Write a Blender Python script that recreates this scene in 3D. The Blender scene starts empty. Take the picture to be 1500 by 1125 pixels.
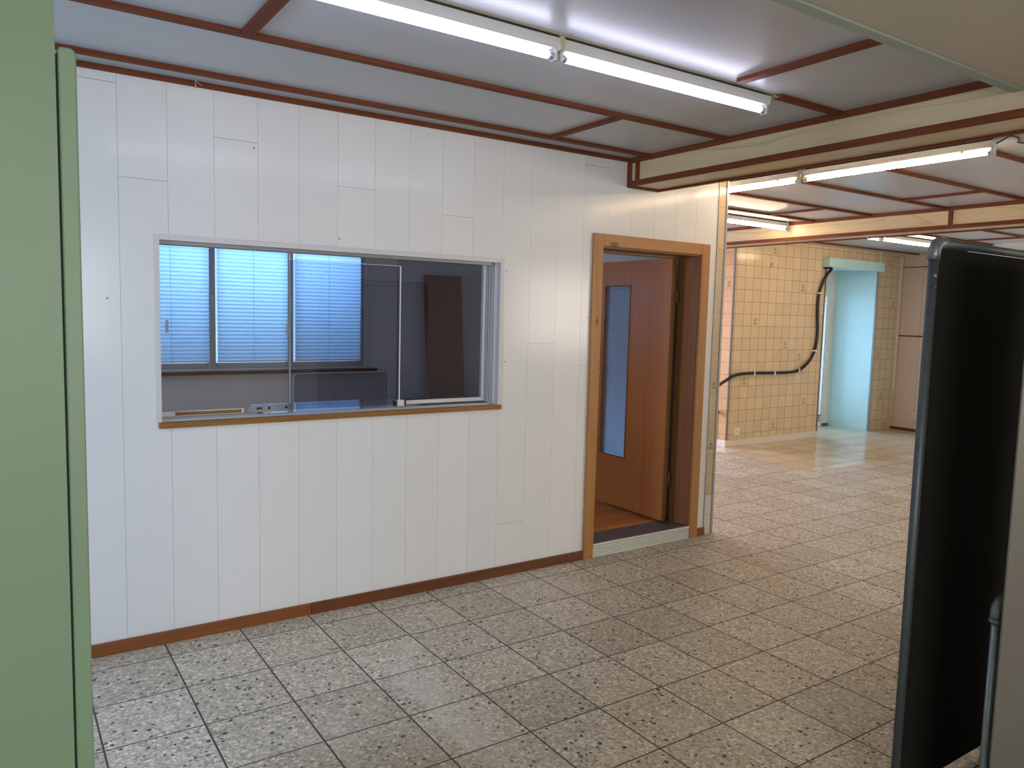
import bpy, math, random
from mathutils import Vector, Matrix
random.seed(7)
S = bpy.context.scene
C = S.collection

# ------------------------------------------------------------------ camera
def camera():
    yaw, pit, rol, F = .594, .0917, .0252, 1128.54
    f = Vector((math.sin(yaw)*math.cos(pit), math.cos(yaw)*math.cos(pit), -math.sin(pit)))
    r = Vector((math.cos(yaw), -math.sin(yaw), 0)); u = r.cross(f)
    r2 = r*math.cos(rol)+u*math.sin(rol); u2 = -r*math.sin(rol)+u*math.cos(rol)
    c = bpy.data.cameras.new('camera'); o = bpy.data.objects.new('camera', c); C.objects.link(o)
    m = Matrix((r2, u2, -f)).transposed().to_4x4(); m.translation = (0, 0, 1.55)
    o.matrix_world = m
    c.sensor_fit = 'HORIZONTAL'; c.sensor_width = 36; c.lens = F/1500*36; c.clip_start = .02
    S.camera = o
camera()

# ------------------------------------------------------------------ world, daylight, exposure
S.view_settings.view_transform = 'Standard'; S.view_settings.look = 'None'
S.view_settings.gamma = 1; S.view_settings.exposure = 0.0
try: S.view_settings.use_curve_mapping = False
except Exception: pass
w = bpy.data.worlds.new('world'); S.world = w; w.use_nodes = True
bg = w.node_tree.nodes['Background']; bg.inputs[0].default_value = (.45, .68, 1, 1); bg.inputs[1].default_value = 1.6

def daylight(name, loc, direction, sx, sy, power, color):
    l = bpy.data.lights.new(name, 'AREA'); l.shape = 'RECTANGLE'; l.size = sx; l.size_y = sy
    l.energy = power; l.color = color
    o = bpy.data.objects.new(name, l); C.objects.link(o); o.location = loc
    o.rotation_euler = Vector(direction).to_track_quat('-Z', 'Y').to_euler()
    return o
BLUE = (.40, .64, 1.0)
daylight('daylight_office', (1.76, 6.95, 2.25), (0, -1, -.70), 1.9, 1.3, 125, (.36, .60, 1))
daylight('office_side_fill', (-1.86, 5.2, 1.6), (1, 0, -.1), 1.3, 1.2, 46, (.80, .84, 1))  # added fill at an invented side window, brightens the office
daylight('daylight_left_window', (-1.86, 2.0, 1.7), (1, -.06, -.85), .85, 1.1, 62, (.56, .67, 1))
daylight('daylight_back_window', (-.1, -3.12, 1.6), (.12, 1, -.22), 2.6, 1.3, 88, (1, .94, .80))
daylight('hall_right_fill', (8.6, -3.55, 1.6), (-.15, 1, -.1), 2.2, 1.3, 125, (1, .86, .68))  # added unseen fill, warmed and raised to brighten the hall
daylight('daylight_passage', (9.6, 7.15, 1.1), (.25, -1, -.1), .9, 1.7, 52, (.50, .72, 1))
daylight('daylight_corridor', (5.7, 9.3, 1.4), (0, -1, -.25), 2.2, 1.6, 210, (.72, .72, 1))

# ------------------------------------------------------------------ mesh building
class MB:
    def __init__(s): s.v = []; s.f = []; s.m = []; s.sm = []
    def add(s, vs, fs, m=0, smooth=False):
        n = len(s.v); s.v += [Vector(q) for q in vs]
        for f in fs: s.f.append([n+i for i in f]); s.m.append(m); s.sm.append(smooth)
    def box(s, x0, x1, y0, y1, z0, z1, m=0):
        if x0 > x1: x0, x1 = x1, x0
        if y0 > y1: y0, y1 = y1, y0
        if z0 > z1: z0, z1 = z1, z0
        s.add([(x0,y0,z0),(x1,y0,z0),(x1,y1,z0),(x0,y1,z0),(x0,y0,z1),(x1,y0,z1),(x1,y1,z1),(x0,y1,z1)],
              [(0,3,2,1),(4,5,6,7),(0,1,5,4),(1,2,6,5),(2,3,7,6),(3,0,4,7)], m); return s
    def tube(s, pts, r, n=12, m=0, caps=True):
        pts = [Vector(p) for p in pts]; rings = []
        rr = r if isinstance(r, (list, tuple)) else [r]*len(pts)
        t0 = (pts[1]-pts[0]).normalized()
        a = t0.orthogonal().normalized()
        base = len(s.v)
        for i, p in enumerate(pts):
            t = (pts[min(i+1, len(pts)-1)]-pts[max(i-1, 0)]).normalized()
            a = (a-t*a.dot(t)).normalized(); b = t.cross(a)
            for k in range(n):
                an = 2*math.pi*k/n; s.v.append(p+(a*math.cos(an)+b*math.sin(an))*rr[i])
        for i in range(len(pts)-1):
            for k in range(n):
                k2 = (k+1) % n
                s.f.append([base+i*n+k, base+i*n+k2, base+(i+1)*n+k2, base+(i+1)*n+k]); s.m.append(m); s.sm.append(True)
        if caps:
            s.f.append([base+k for k in range(n)][::-1]); s.m.append(m); s.sm.append(False)
            e = base+(len(pts)-1)*n; s.f.append([e+k for k in range(n)]); s.m.append(m); s.sm.append(False)
        return s
    def prism(s, poly, axis, a0, a1, m=0):
        # poly: list of 2D points, extruded along axis (0 x, 1 y, 2 z)
        def P(q, a):
            return (a, q[0], q[1]) if axis == 0 else (q[0], a, q[1]) if axis == 1 else (q[0], q[1], a)
        n = len(poly)
        s.add([P(q, a0) for q in poly]+[P(q, a1) for q in poly],
              [list(range(n))[::-1], list(range(n, 2*n))]+[[i, (i+1) % n, n+(i+1) % n, n+i] for i in range(n)], m); return s
    def build(s, name, mats, parent=None, bevel=0, at=None):
        """at: world origin of the object's parent thing or of the mesh itself"""
        me = bpy.data.meshes.new(name)
        org = Vector(at) if at is not None else (Vector(parent['_o']) if parent is not None and '_o' in parent else Vector((0,0,0)))
        me.from_pydata([tuple(v-org) for v in s.v], [], s.f)
        if not isinstance(mats, (list, tuple)): mats = [mats]
        for q in mats: me.materials.append(q)
        for p, mi, sm in zip(me.polygons, s.m, s.sm): p.material_index = mi; p.use_smooth = sm
        me.update()
        import bmesh
        bm = bmesh.new(); bm.from_mesh(me); bmesh.ops.recalc_face_normals(bm, faces=bm.faces); bm.to_mesh(me); bm.free()
        o = bpy.data.objects.new(name, me); C.objects.link(o)
        if parent is not None: o.parent = parent
        elif at is not None: o.location = org
        if bevel:
            b = o.modifiers.new('bevel', 'BEVEL'); b.width = bevel; b.segments = 2; b.limit_method = 'ANGLE'
        return o

def tag(o, label=None, cat=None, group=None, kind=None):
    if label: o['label'] = label
    if cat: o['category'] = cat
    if group: o['group'] = group
    if kind: o['kind'] = kind
    return o
def thing(name, label, cat, loc, group=None, kind=None):
    o = bpy.data.objects.new(name, None); C.objects.link(o); o.location = loc; o['_o'] = list(loc)
    o.empty_display_size = .05
    return tag(o, label, cat, group, kind)
def part(name, mb, mat, parent, bevel=0, label=None, origin=None):
    o = mb.build(name, mat, None, bevel, None)
    # rebuild relative to the thing origin
    org = Vector(origin if origin is not None else parent['_o'])
    for v in o.data.vertices: v.co -= org
    o.parent = parent; o['_o'] = list(org)
    if label: o['label'] = label
    return o
def box(*a): return MB().box(*a)
def struct(name, mb, mat, label, cat, bevel=0):
    o = mb.build(name, mat, None, bevel); return tag(o, label, cat, kind='structure')

# ------------------------------------------------------------------ materials
class NT:
    def __init__(s, name):
        s.mat = bpy.data.materials.new(name); s.mat.use_nodes = True
        s.t = s.mat.node_tree; s.n = s.t.nodes; s.b = s.n['Principled BSDF']; s.out = s.n['Material Output']
        s._xyz = None
    def new(s, typ, **k):
        q = s.n.new(typ)
        for a, b in k.items(): setattr(q, a, b)
        return q
    def L(s, a, b): s.t.links.new(a, b)
    def put(s, sock, v):
        if hasattr(v, 'is_output') or isinstance(v, bpy.types.NodeSocket): s.L(v, sock)
        else: sock.default_value = v
    def m(s, op, a, b=0.0, c=None):
        q = s.new('ShaderNodeMath', operation=op); s.put(q.inputs[0], a); s.put(q.inputs[1], b)
        if c is not None: s.put(q.inputs[2], c)
        return q.outputs[0]
    def coord(s):
        if s._xyz is None:
            tc = s.new('ShaderNodeTexCoord'); s.P = tc.outputs['Object']
            sp = s.new('ShaderNodeSeparateXYZ'); s.L(s.P, sp.inputs[0]); s._xyz = sp.outputs
        return s._xyz
    def scaled(s, sx, sy, sz):
        s.coord(); q = s.new('ShaderNodeMapping'); s.L(s.P, q.inputs[0]); q.inputs['Scale'].default_value = (sx, sy, sz); return q.outputs[0]
    def noise(s, vec, scale, detail=3, rough=.5, dist=0):
        q = s.new('ShaderNodeTexNoise'); s.L(vec, q.inputs['Vector']); q.inputs['Scale'].default_value = scale
        q.inputs['Detail'].default_value = detail; q.inputs['Roughness'].default_value = rough; q.inputs['Distortion'].default_value = dist
        return q.outputs[0]
    def ramp(s, fac, stops, interp='LINEAR'):
        q = s.new('ShaderNodeValToRGB'); q.color_ramp.interpolation = interp; s.L(fac, q.inputs[0]); e = q.color_ramp.elements
        while len(e) < len(stops): e.new(.5)
        for a, (p, c) in zip(e, stops):
            a.position = p; a.color = (c[0], c[1], c[2], 1) if hasattr(c, '__len__') else (c, c, c, 1)
        return q.outputs[0]
    def mix(s, fac, a, b, mode='MIX'):
        q = s.new('ShaderNodeMix', data_type='RGBA', blend_type=mode)
        s.put(q.inputs[0], fac)
        for sock, v in ((q.inputs[6], a), (q.inputs[7], b)):
            s.put(sock, v if not isinstance(v, tuple) else (v[0], v[1], v[2], 1))
        return q.outputs[2]
    def comb(s, a, b, c=0.0):
        q = s.new('ShaderNodeCombineXYZ'); s.put(q.inputs[0], a); s.put(q.inputs[1], b); s.put(q.inputs[2], c); return q.outputs[0]
    def white(s, vec):
        q = s.new('ShaderNodeTexWhiteNoise', noise_dimensions='3D'); s.L(vec, q.inputs['Vector']); return q.outputs['Value']
    def bump(s, h, strength=.3, dist=.002):
        q = s.new('ShaderNodeBump'); q.inputs['Strength'].default_value = strength; q.inputs['Distance'].default_value = dist
        s.L(h, q.inputs['Height']); s.L(q.outputs[0], s.b.inputs['Normal'])
    def set(s, **k):
        for a, v in k.items():
            sock = s.b.inputs[{'color': 'Base Color', 'rough': 'Roughness', 'metal': 'Metallic', 'coat': 'Coat Weight', 'croft': 'Coat Roughness', 'spec': 'Specular IOR Level'}[a]]
            s.put(sock, (v[0], v[1], v[2], 1) if isinstance(v, tuple) and len(v) == 3 else v)
        return s

def plain(name, col, rough=.5, metal=0, var=.06, scale=6, spec=.5, coat=0):
    g = NT(name); g.coord()
    n = g.noise(g.P, scale, 4)
    f = g.m('ADD', g.m('MULTIPLY', n, var*2), 1-var)
    c = g.mix(1.0, col, g.comb(f, f, f), 'MULTIPLY')
    g.set(color=c, rough=rough, metal=metal, spec=spec, coat=coat); return g.mat

def wood(name, c1, c2, axis, scale=1.0, rough=.42, knots=False, spec=.4):
    g = NT(name)
    s = [14, 14, 14]; s[axis] = .9
    v = g.scaled(*[q*scale for q in s])
    n = g.noise(v, 2.2, 6, .6, .8)
    fine = [120, 120, 120]; fine[axis] = 3
    n2 = g.noise(g.scaled(*fine), 1.0, 2)
    c = g.ramp(g.m('ADD', g.m('MULTIPLY', n, .8), g.m('MULTIPLY', n2, .2)), [(.3, c1), (.7, c2)])
    if knots:
        vs = [7, 7, 7]; vs[axis] = 3.0
        q = g.new('ShaderNodeTexVoronoi'); g.L(g.scaled(*vs), q.inputs['Vector']); q.inputs['Scale'].default_value = 1
        k = g.ramp(q.outputs['Distance'], [(.07, 1), (.14, 0)])
        c = g.mix(k, c, (c1[0]*.35, c1[1]*.3, c1[2]*.3))
    g.set(color=c, rough=rough, spec=spec); g.bump(n2, .1, .0005); return g.mat

def frac_line(g, val, thr):
    fr = g.m('FRACT', val); d = g.m('SUBTRACT', .5, g.m('ABSOLUTE', g.m('SUBTRACT', fr, .5)))
    return g.m('LESS_THAN', d, thr)

def floor_mat():
    g = NT('terrazzo_floor_tiles'); x, y, z = g.coord()
    u = g.m('DIVIDE', g.m('SUBTRACT', x, .6119), .335); v = g.m('DIVIDE', g.m('SUBTRACT', 3.5521, y), .335)
    inp = g.m('MULTIPLY', g.m('GREATER_THAN', x, 6.98), g.m('GREATER_THAN', y, 4.76))
    lu = frac_line(g, u, g.m('ADD', .0105, g.m('MULTIPLY', inp, .008))); lv = frac_line(g, v, g.m('ADD', .0095, g.m('MULTIPLY', inp, .010))); line = g.m('MAXIMUM', lu, lv)
    tid = g.comb(g.m('FLOOR', u), g.m('FLOOR', v)); tw = g.white(tid)
    base = g.ramp(tw, [(0, (.50, .44, .33)), (.5, (.57, .505, .385)), (1, (.64, .57, .445))])
    v0 = g.new('ShaderNodeTexVoronoi'); g.L(g.scaled(1, 1, 1), v0.inputs['Vector']); v0.inputs['Scale'].default_value = 95
    sep = g.new('ShaderNodeSeparateColor'); g.L(v0.outputs['Color'], sep.inputs[0])
    fine = g.ramp(sep.outputs[0], [(0, .50), (.3, .84), (.7, 1.0), (.86, 1.10), (1, 1.5)])
    c = g.mix(1.0, base, fine, 'MULTIPLY')
    nz = g.noise(g.P, 30, 2); pv = g.new('ShaderNodeVectorMath', operation='MULTIPLY_ADD')
    g.L(g.comb(nz, nz), pv.inputs[0]); pv.inputs[1].default_value = (.02, .012, 0); g.L(g.scaled(1, 1.0, 1), pv.inputs[2])
    v1 = g.new('ShaderNodeTexVoronoi'); g.L(pv.outputs[0], v1.inputs['Vector']); v1.inputs['Scale'].default_value = 48
    s1 = g.new('ShaderNodeSeparateColor'); g.L(v1.outputs['Color'], s1.inputs[0])
    near = g.m('LESS_THAN', v1.outputs['Distance'], g.m('ADD', .16, g.m('MULTIPLY', s1.outputs[1], .28)))
    dark = g.m('MULTIPLY', g.m('LESS_THAN', s1.outputs[0], .19), near)
    light = g.m('MULTIPLY', g.m('GREATER_THAN', s1.outputs[0], .85), near)
    c = g.mix(g.m('MULTIPLY', dark, .95), c, (.045, .035, .035)); c = g.mix(g.m('MULTIPLY', light, .85), c, (.78, .74, .66))
    # worn patches with shapes of their own
    wn = g.ramp(g.noise(g.P, 1.3, 5, .62, .4), [(.56, 0), (.70, 1)])
    c = g.mix(g.m('MULTIPLY', wn, .28), c, (.70, .64, .54))
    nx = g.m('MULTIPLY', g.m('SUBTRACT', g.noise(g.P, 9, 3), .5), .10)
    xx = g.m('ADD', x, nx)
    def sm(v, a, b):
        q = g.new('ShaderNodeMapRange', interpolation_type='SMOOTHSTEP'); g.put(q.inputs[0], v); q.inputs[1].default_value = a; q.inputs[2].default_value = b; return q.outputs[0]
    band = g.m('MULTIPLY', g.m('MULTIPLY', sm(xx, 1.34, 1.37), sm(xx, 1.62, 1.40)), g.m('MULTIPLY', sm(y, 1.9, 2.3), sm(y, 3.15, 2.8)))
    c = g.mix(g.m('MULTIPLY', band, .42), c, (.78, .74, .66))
    # polished beige tiles in the far corner of the hall
    inx = g.m('GREATER_THAN', x, 6.98); iny = g.m('GREATER_THAN', y, 4.76); pol = g.m('MULTIPLY', inx, iny)
    pc = g.ramp(tw, [(0, (.62, .49, .32)), (1, (.72, .59, .42))])
    c = g.mix(pol, c, pc)
    gc = g.mix(pol, (.075, .063, .055), (.17, .11, .065)); c = g.mix(line, c, gc)
    g.set(color=c)
    r = g.m('ADD', g.m('MULTIPLY', g.noise(g.P, 14, 3), .18), .36)
    rr = g.m('ADD', g.m('MULTIPLY', pol, -.28), r); g.put(g.b.inputs['Roughness'], g.m('MAXIMUM', g.m('MAXIMUM', rr, .13), g.m('MULTIPLY', line, .7)))
    g.b.inputs['Specular IOR Level'].default_value = .5
    g.bump(g.m('SUBTRACT', 1.0, line), .35, .002)
    return g.mat

def tile_mat(name, axis, u0, pu, v0, pv, c1, c2, grout, rough=.16, whitebelow=None, lw=.011):
    g = NT(name); xyz = g.coord(); a = xyz[axis]; z = xyz[2]
    u = g.m('DIVIDE', g.m('SUBTRACT', a, u0), pu); v = g.m('DIVIDE', g.m('SUBTRACT', z, v0), pv)
    line = g.m('MAXIMUM', frac_line(g, u, lw), frac_line(g, v, lw*1.05))
    tw = g.white(g.comb(g.m('FLOOR', u), g.m('FLOOR', v), 3.3))
    base = g.ramp(tw, [(0, c1), (1, c2)])
    s = [160, 160, 9]
    st = g.ramp(g.noise(g.scaled(*s), 1, 2), [(.3, .90), (.7, 1.07)])
    edge = g.m('SUBTRACT', .5, g.m('ABSOLUTE', g.m('SUBTRACT', g.m('FRACT', u), .5)))
    eg = g.ramp(edge, [(0, .86), (.08, 1.0)])
    c = g.mix(1.0, g.mix(1.0, base, st, 'MULTIPLY'), eg, 'MULTIPLY')
    if whitebelow:
        c = g.mix(g.m('LESS_THAN', z, whitebelow), c, (.66, .62, .56))
    c = g.mix(line, c, grout)
    g.set(color=c); g.put(g.b.inputs['Roughness'], g.m('ADD', rough, g.m('MULTIPLY', line, .5)))
    g.bump(g.m('SUBTRACT', 1.0, line), .4, .0015); return g.mat

def board_mat():
    g = NT('white_laminate_boards'); x, y, z = g.coord()
    k = g.m('FLOOR', g.m('DIVIDE', g.m('SUBTRACT', x, .461), .1952))
    tw = g.white(g.comb(k, 1.0, 2.0))
    f = g.m('ADD', .965, g.m('MULTIPLY', tw, .035))
    c = g.mix(1.0, (.76, .755, .735), g.comb(f, f, f), 'MULTIPLY')
    st = g.ramp(g.noise(g.scaled(2.2, 2.2, 5), 1.0, 5, .6, 1.2), [(.62, 0), (.72, 1)])
    c = g.mix(g.m('MULTIPLY', st, .10), c, (.60, .56, .50))
    g.set(color=c, rough=.5, spec=.35, coat=.55, croft=.16)
    g.bump(g.noise(g.scaled(1.2, 1, 2.2), 1.6, 2), .25, .02); return g.mat

def glass_mat(name, tint=(.93, .96, .97), refl=.9):
    g = NT(name); tr = g.new('ShaderNodeBsdfTransparent'); tr.inputs[0].default_value = (*tint, 1)
    gl = g.new('ShaderNodeBsdfGlossy'); gl.inputs['Roughness'].default_value = .01
    fr = g.new('ShaderNodeFresnel'); fr.inputs[0].default_value = 1.5
    mx = g.new('ShaderNodeMixShader'); g.L(g.m('MULTIPLY', fr.outputs[0], refl), mx.inputs[0])
    g.L(tr.outputs[0], mx.inputs[1]); g.L(gl.outputs[0], mx.inputs[2]); g.L(mx.outputs[0], g.out.inputs[0]); return g.mat

def ribbed_mat():
    g = NT('ribbed_glass'); x, y, z = g.coord()
    wv = g.m('SINE', g.m('MULTIPLY', z, 2*math.pi/.012))
    tr = g.new('ShaderNodeBsdfTranslucent'); tr.inputs[0].default_value = (.75, .85, .95, 1)
    gl = g.new('ShaderNodeBsdfGlossy'); gl.inputs['Roughness'].default_value = .22; gl.inputs[0].default_value = (.85, .92, 1, 1)
    df = g.new('ShaderNodeBsdfDiffuse'); df.inputs[0].default_value = (.50, .58, .68, 1)  # blue-grey body colour stands in for the reflected blinds
    bp = g.new('ShaderNodeBump'); bp.inputs['Strength'].default_value = .5; bp.inputs['Distance'].default_value = .003; g.L(wv, bp.inputs['Height'])
    g.L(bp.outputs[0], gl.inputs['Normal']); g.L(bp.outputs[0], df.inputs['Normal'])
    m1 = g.new('ShaderNodeMixShader'); m1.inputs[0].default_value = .4; g.L(tr.outputs[0], m1.inputs[1]); g.L(df.outputs[0], m1.inputs[2])
    m2 = g.new('ShaderNodeMixShader'); m2.inputs[0].default_value = .45; g.L(m1.outputs[0], m2.inputs[1]); g.L(gl.outputs[0], m2.inputs[2])
    g.L(m2.outputs[0], g.out.inputs[0]); return g.mat

def blind_mat():
    g = NT('pleated_blind_fabric')
    tr = g.new('ShaderNodeBsdfTranslucent'); tr.inputs[0].default_value = (.56, .70, .82, 1)
    df = g.new('ShaderNodeBsdfDiffuse'); df.inputs[0].default_value = (.75, .80, .84, 1)
    mx = g.new('ShaderNodeMixShader'); mx.inputs[0].default_value = .35
    g.L(tr.outputs[0], mx.inputs[1]); g.L(df.outputs[0], mx.inputs[2]); g.L(mx.outputs[0], g.out.inputs[0]); return g.mat

def tube_mat(name, col, strength):
    g = NT(name); e = g.new('ShaderNodeEmission'); e.inputs[0].default_value = (*col, 1); e.inputs[1].default_value = strength
    g.L(e.outputs[0], g.out.inputs[0]); return g.mat

def cream_mat():
    g = NT('cream_wood_cladding')
    f = g.noise(g.scaled(1.6, .55, 3.2), 1.0, 1.5, .4, .3)
    fr = g.m('FRACT', g.m('MULTIPLY', f, 9.0))
    ln = g.ramp(fr, [(0, .78), (.05, .84), (.16, 1.0), (1, 1.0)])
    n = g.ramp(g.noise(g.scaled(90, 2, 90), 1, 3), [(.3, .93), (.7, 1.05)])
    c = g.mix(1.0, g.mix(1.0, (.62, .50, .29), ln, 'MULTIPLY'), n, 'MULTIPLY')
    g.set(color=c, rough=.38); return g.mat

def checker_metal():
    g = NT('ribbed_aluminium_tread'); x, y, z = g.coord()
    h = g.m('MULTIPLY', g.m('SINE', g.m('MULTIPLY', x, 2*math.pi/.011)), g.m('SINE', g.m('MULTIPLY', y, 2*math.pi/.011)))
    f = g.m('ADD', .8, g.m('MULTIPLY', h, .25))
    g.set(color=g.mix(1.0, (.30, .29, .29), g.comb(f, f, f), 'MULTIPLY'), rough=.4, metal=.75); g.bump(h, .5, .002); return g.mat
def ribbed_front():
    g = NT('fluted_aluminium_riser'); x, y, z = g.coord()
    h = g.m('SINE', g.m('MULTIPLY', z, 2*math.pi/.012)); f = g.m('ADD', .85, g.m('MULTIPLY', h, .15))
    g.set(color=g.mix(1.0, (.46, .48, .45), g.comb(f, f, f), 'MULTIPLY'), rough=.38, metal=.6); g.bump(h, .5, .002); return g.mat
def parquet():
    g = NT('orange_parquet'); x, y, z = g.coord()
    u = g.m('DIVIDE', y, .075); r = g.m('FLOOR', u)
    v = g.m('ADD', g.m('DIVIDE', x, .5), g.m('MULTIPLY', g.white(g.comb(r, 5.0)), 1.0))
    tw = g.white(g.comb(r, g.m('FLOOR', v)))
    n = g.noise(g.scaled(4, 60, 4), 1, 3)
    c = g.ramp(g.m('ADD', g.m('MULTIPLY', tw, .6), g.m('MULTIPLY', n, .4)), [(.1, (.42, .14, .03)), (.9, (.66, .27, .07))])
    line = g.m('MAXIMUM', frac_line(g, u, .012), frac_line(g, v, .002))
    g.set(color=g.mix(line, c, (.12, .05, .02)), rough=.3); return g.mat

M = {}
M['floor'] = floor_mat(); M['board'] = board_mat()
M['seam'] = plain('board_joint', (.40, .39, .40), .8)
M['plaster'] = plain('grey_plaster', (.42, .42, .43), .85)
M['pale'] = plain('pale_wall_paint', (.62, .62, .60), .7)
M['ceil'] = plain('grey_white_ceiling_panel', (.475, .495, .52), .30, spec=.45, var=.04, scale=2)
M['ceilnear'] = plain('beige_painted_soffit', (.50, .46, .38), .6, var=.05, scale=2)
M['redx'] = wood('red_brown_lath_along_wall', (.115, .027, .009), (.205, .056, .018), 0, rough=.6, spec=.2)
M['redy'] = wood('red_brown_lath_across_room', (.115, .027, .009), (.205, .056, .018), 1, rough=.6, spec=.2)
M['redz'] = wood('red_brown_lath_upright', (.115, .027, .009), (.205, .056, .018), 2, rough=.6, spec=.2)
M['base'] = wood('varnished_baseboard', (.17, .052, .012), (.28, .092, .022), 0)
M['based'] = wood('darker_varnished_baseboard', (.10, .032, .010), (.18, .055, .016), 0)
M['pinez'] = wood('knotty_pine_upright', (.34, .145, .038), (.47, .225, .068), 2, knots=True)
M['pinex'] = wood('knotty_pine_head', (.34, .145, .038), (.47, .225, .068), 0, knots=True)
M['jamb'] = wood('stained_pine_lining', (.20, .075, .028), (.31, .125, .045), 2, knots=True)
M['leaf'] = wood('orange_veneer_door', (.40, .135, .034), (.49, .18, .048), 2, scale=.6, rough=.3)
M['leafedge'] = wood('door_edge_wood', (.16, .07, .015), (.24, .11, .03), 2)
M['cream'] = cream_mat()
M['sillwood'] = wood('varnished_sill_wood', (.20, .085, .018), (.33, .15, .034), 0)
M['darksill'] = wood('dark_brown_sill', (.07, .028, .02), (.12, .045, .03), 0)
M['brown'] = wood('brown_shelf_board', (.15, .045, .03), (.22, .07, .045), 2, scale=.6)
M['alu'] = plain('grey_aluminium', (.55, .56, .58), .38, .55, var=.03)
M['aludk'] = plain('dull_aluminium_profile', (.33, .33, .34), .45, .5, var=.03)
M['alulight'] = plain('pale_aluminium_frame', (.62, .61, .63), .5, .2, var=.03)
M['glass'] = glass_mat('clear_glass'); M['glassedge'] = plain('polished_glass_edge', (.72, .80, .78), .25)
M['glassdim'] = glass_mat('grey_tinted_glass', (.80, .82, .86), 1.0)  # greyer, more reflective copy of the clear glass
M['ribbed'] = ribbed_mat(); M['blind'] = blind_mat()
M['white'] = plain('white_plastic', (.78, .78, .77), .4, var=.02)
M['housing'] = plain('white_lamp_housing', (.66, .66, .68), .4, var=.02)
M['yellowed'] = plain('yellowed_plastic', (.50, .46, .30), .5)
M['cap'] = plain('metal_tube_cap', (.55, .55, .56), .3, .8)
M['tubecool'] = tube_mat('cool_fluorescent_tube', (.78, .77, 1.0), 14.5)
M['tubewarm'] = tube_mat('warm_fluorescent_tube', (1.0, .72, .45), 50)
M['black'] = plain('black_rubber_hose', (.012, .010, .010), .35)
M['blackpanel'] = plain('black_board', (.014, .014, .012), .9, var=.2, spec=.15)
M['galv'] = plain('dark_galvanised_pipe', (.10, .12, .14), .5, .5, var=.18, scale=22)
M['galvl'] = plain('bluish_galvanised_pipe', (.30, .36, .42), .35, .6, var=.14, scale=22)
M['fit'] = plain('cast_pipe_fitting', (.20, .23, .25), .4, .6, var=.25, scale=30)
M['steel'] = plain('dull_sheet_steel', (.155, .15, .14), .5, .3, var=.16, scale=3)
M['green'] = plain('pale_green_paint', (.185, .295, .205), .45, var=.07, scale=2.5)
M['greytrim'] = plain('grey_green_trim', (.32, .39, .33), .5, var=.04)
M['teal'] = plain('pale_turquoise_paint', (.50, .74, .76), .5, var=.03)
M['offwhite'] = plain('off_white_paint', (.66, .65, .58), .5)
M['skirt'] = plain('cream_white_skirting', (.74, .68, .58), .45)
M['pink'] = tile_mat('pinkish_wall_panels', 1, 6.17, .30, .02, .45, (.66, .51, .41), (.69, .54, .44), (.60, .45, .36), .3, lw=.004)
TC = ((.67, .53, .335), (.74, .59, .385)); GR = (.13, .07, .03)
M['tilex'] = tile_mat('beige_wall_tiles', 0, 7.536, .1503, 0, .1463, *TC, GR)
M['tiley'] = tile_mat('beige_wall_tiles_orange_lit', 1, 6.335, .1503, 0, .1463, (.66, .38, .17), (.72, .44, .21), GR)  # same tiles as the hose wall, orange light put into the colour
M['tiles'] = tile_mat('beige_tile_column', 0, 4.19, .20, 0, .1447, (.56, .44, .28), (.61, .49, .33), (.40, .30, .19), .2, .285)
M['motif'] = plain('printed_plant_motif', (.30, .17, .09), .25); M['motif2'] = plain('faint_printed_plant_motif', (.40, .24, .12), .25)
M['tread'] = checker_metal(); M['riser'] = ribbed_front(); M['parquet'] = parquet()
M['table'] = plain('white_laminate_table_top', (.60, .62, .66), .07, coat=1.0)
M['table'].node_tree.nodes['Principled BSDF'].inputs['Coat IOR'].default_value = 2.2; M['table'].node_tree.nodes['Principled BSDF'].inputs['Coat Roughness'].default_value = .03
M['cornerprof'] = plain('grey_brown_corner_profile', (.20, .18, .17), .4)
M['greyboard'] = plain('grey_back_board', (.30, .29, .31), .5)
M['rim'] = plain('pale_plastic_edging', (.60, .60, .62), .4)
M['tap'] = plain('green_brass_tap', (.10, .17, .13), .4, .5)
M['dark'] = plain('dark_gap', (.02, .02, .02), .8)
M['woodblock'] = plain('aged_glue_board', (.50, .43, .30), .6)
M['gloom'] = plain('office_wall_paint', (.50, .50, .52), .8)

# ------------------------------------------------------------------ the setting
D = 3.706; ZC = 2.53
struct('floor', box(-1.8, 11.2, -3.6, 9.2, -.08, 0), M['floor'], 'grey-tan terrazzo tile floor with dark joints, pale polished tiles at far corner', 'floor')

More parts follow.
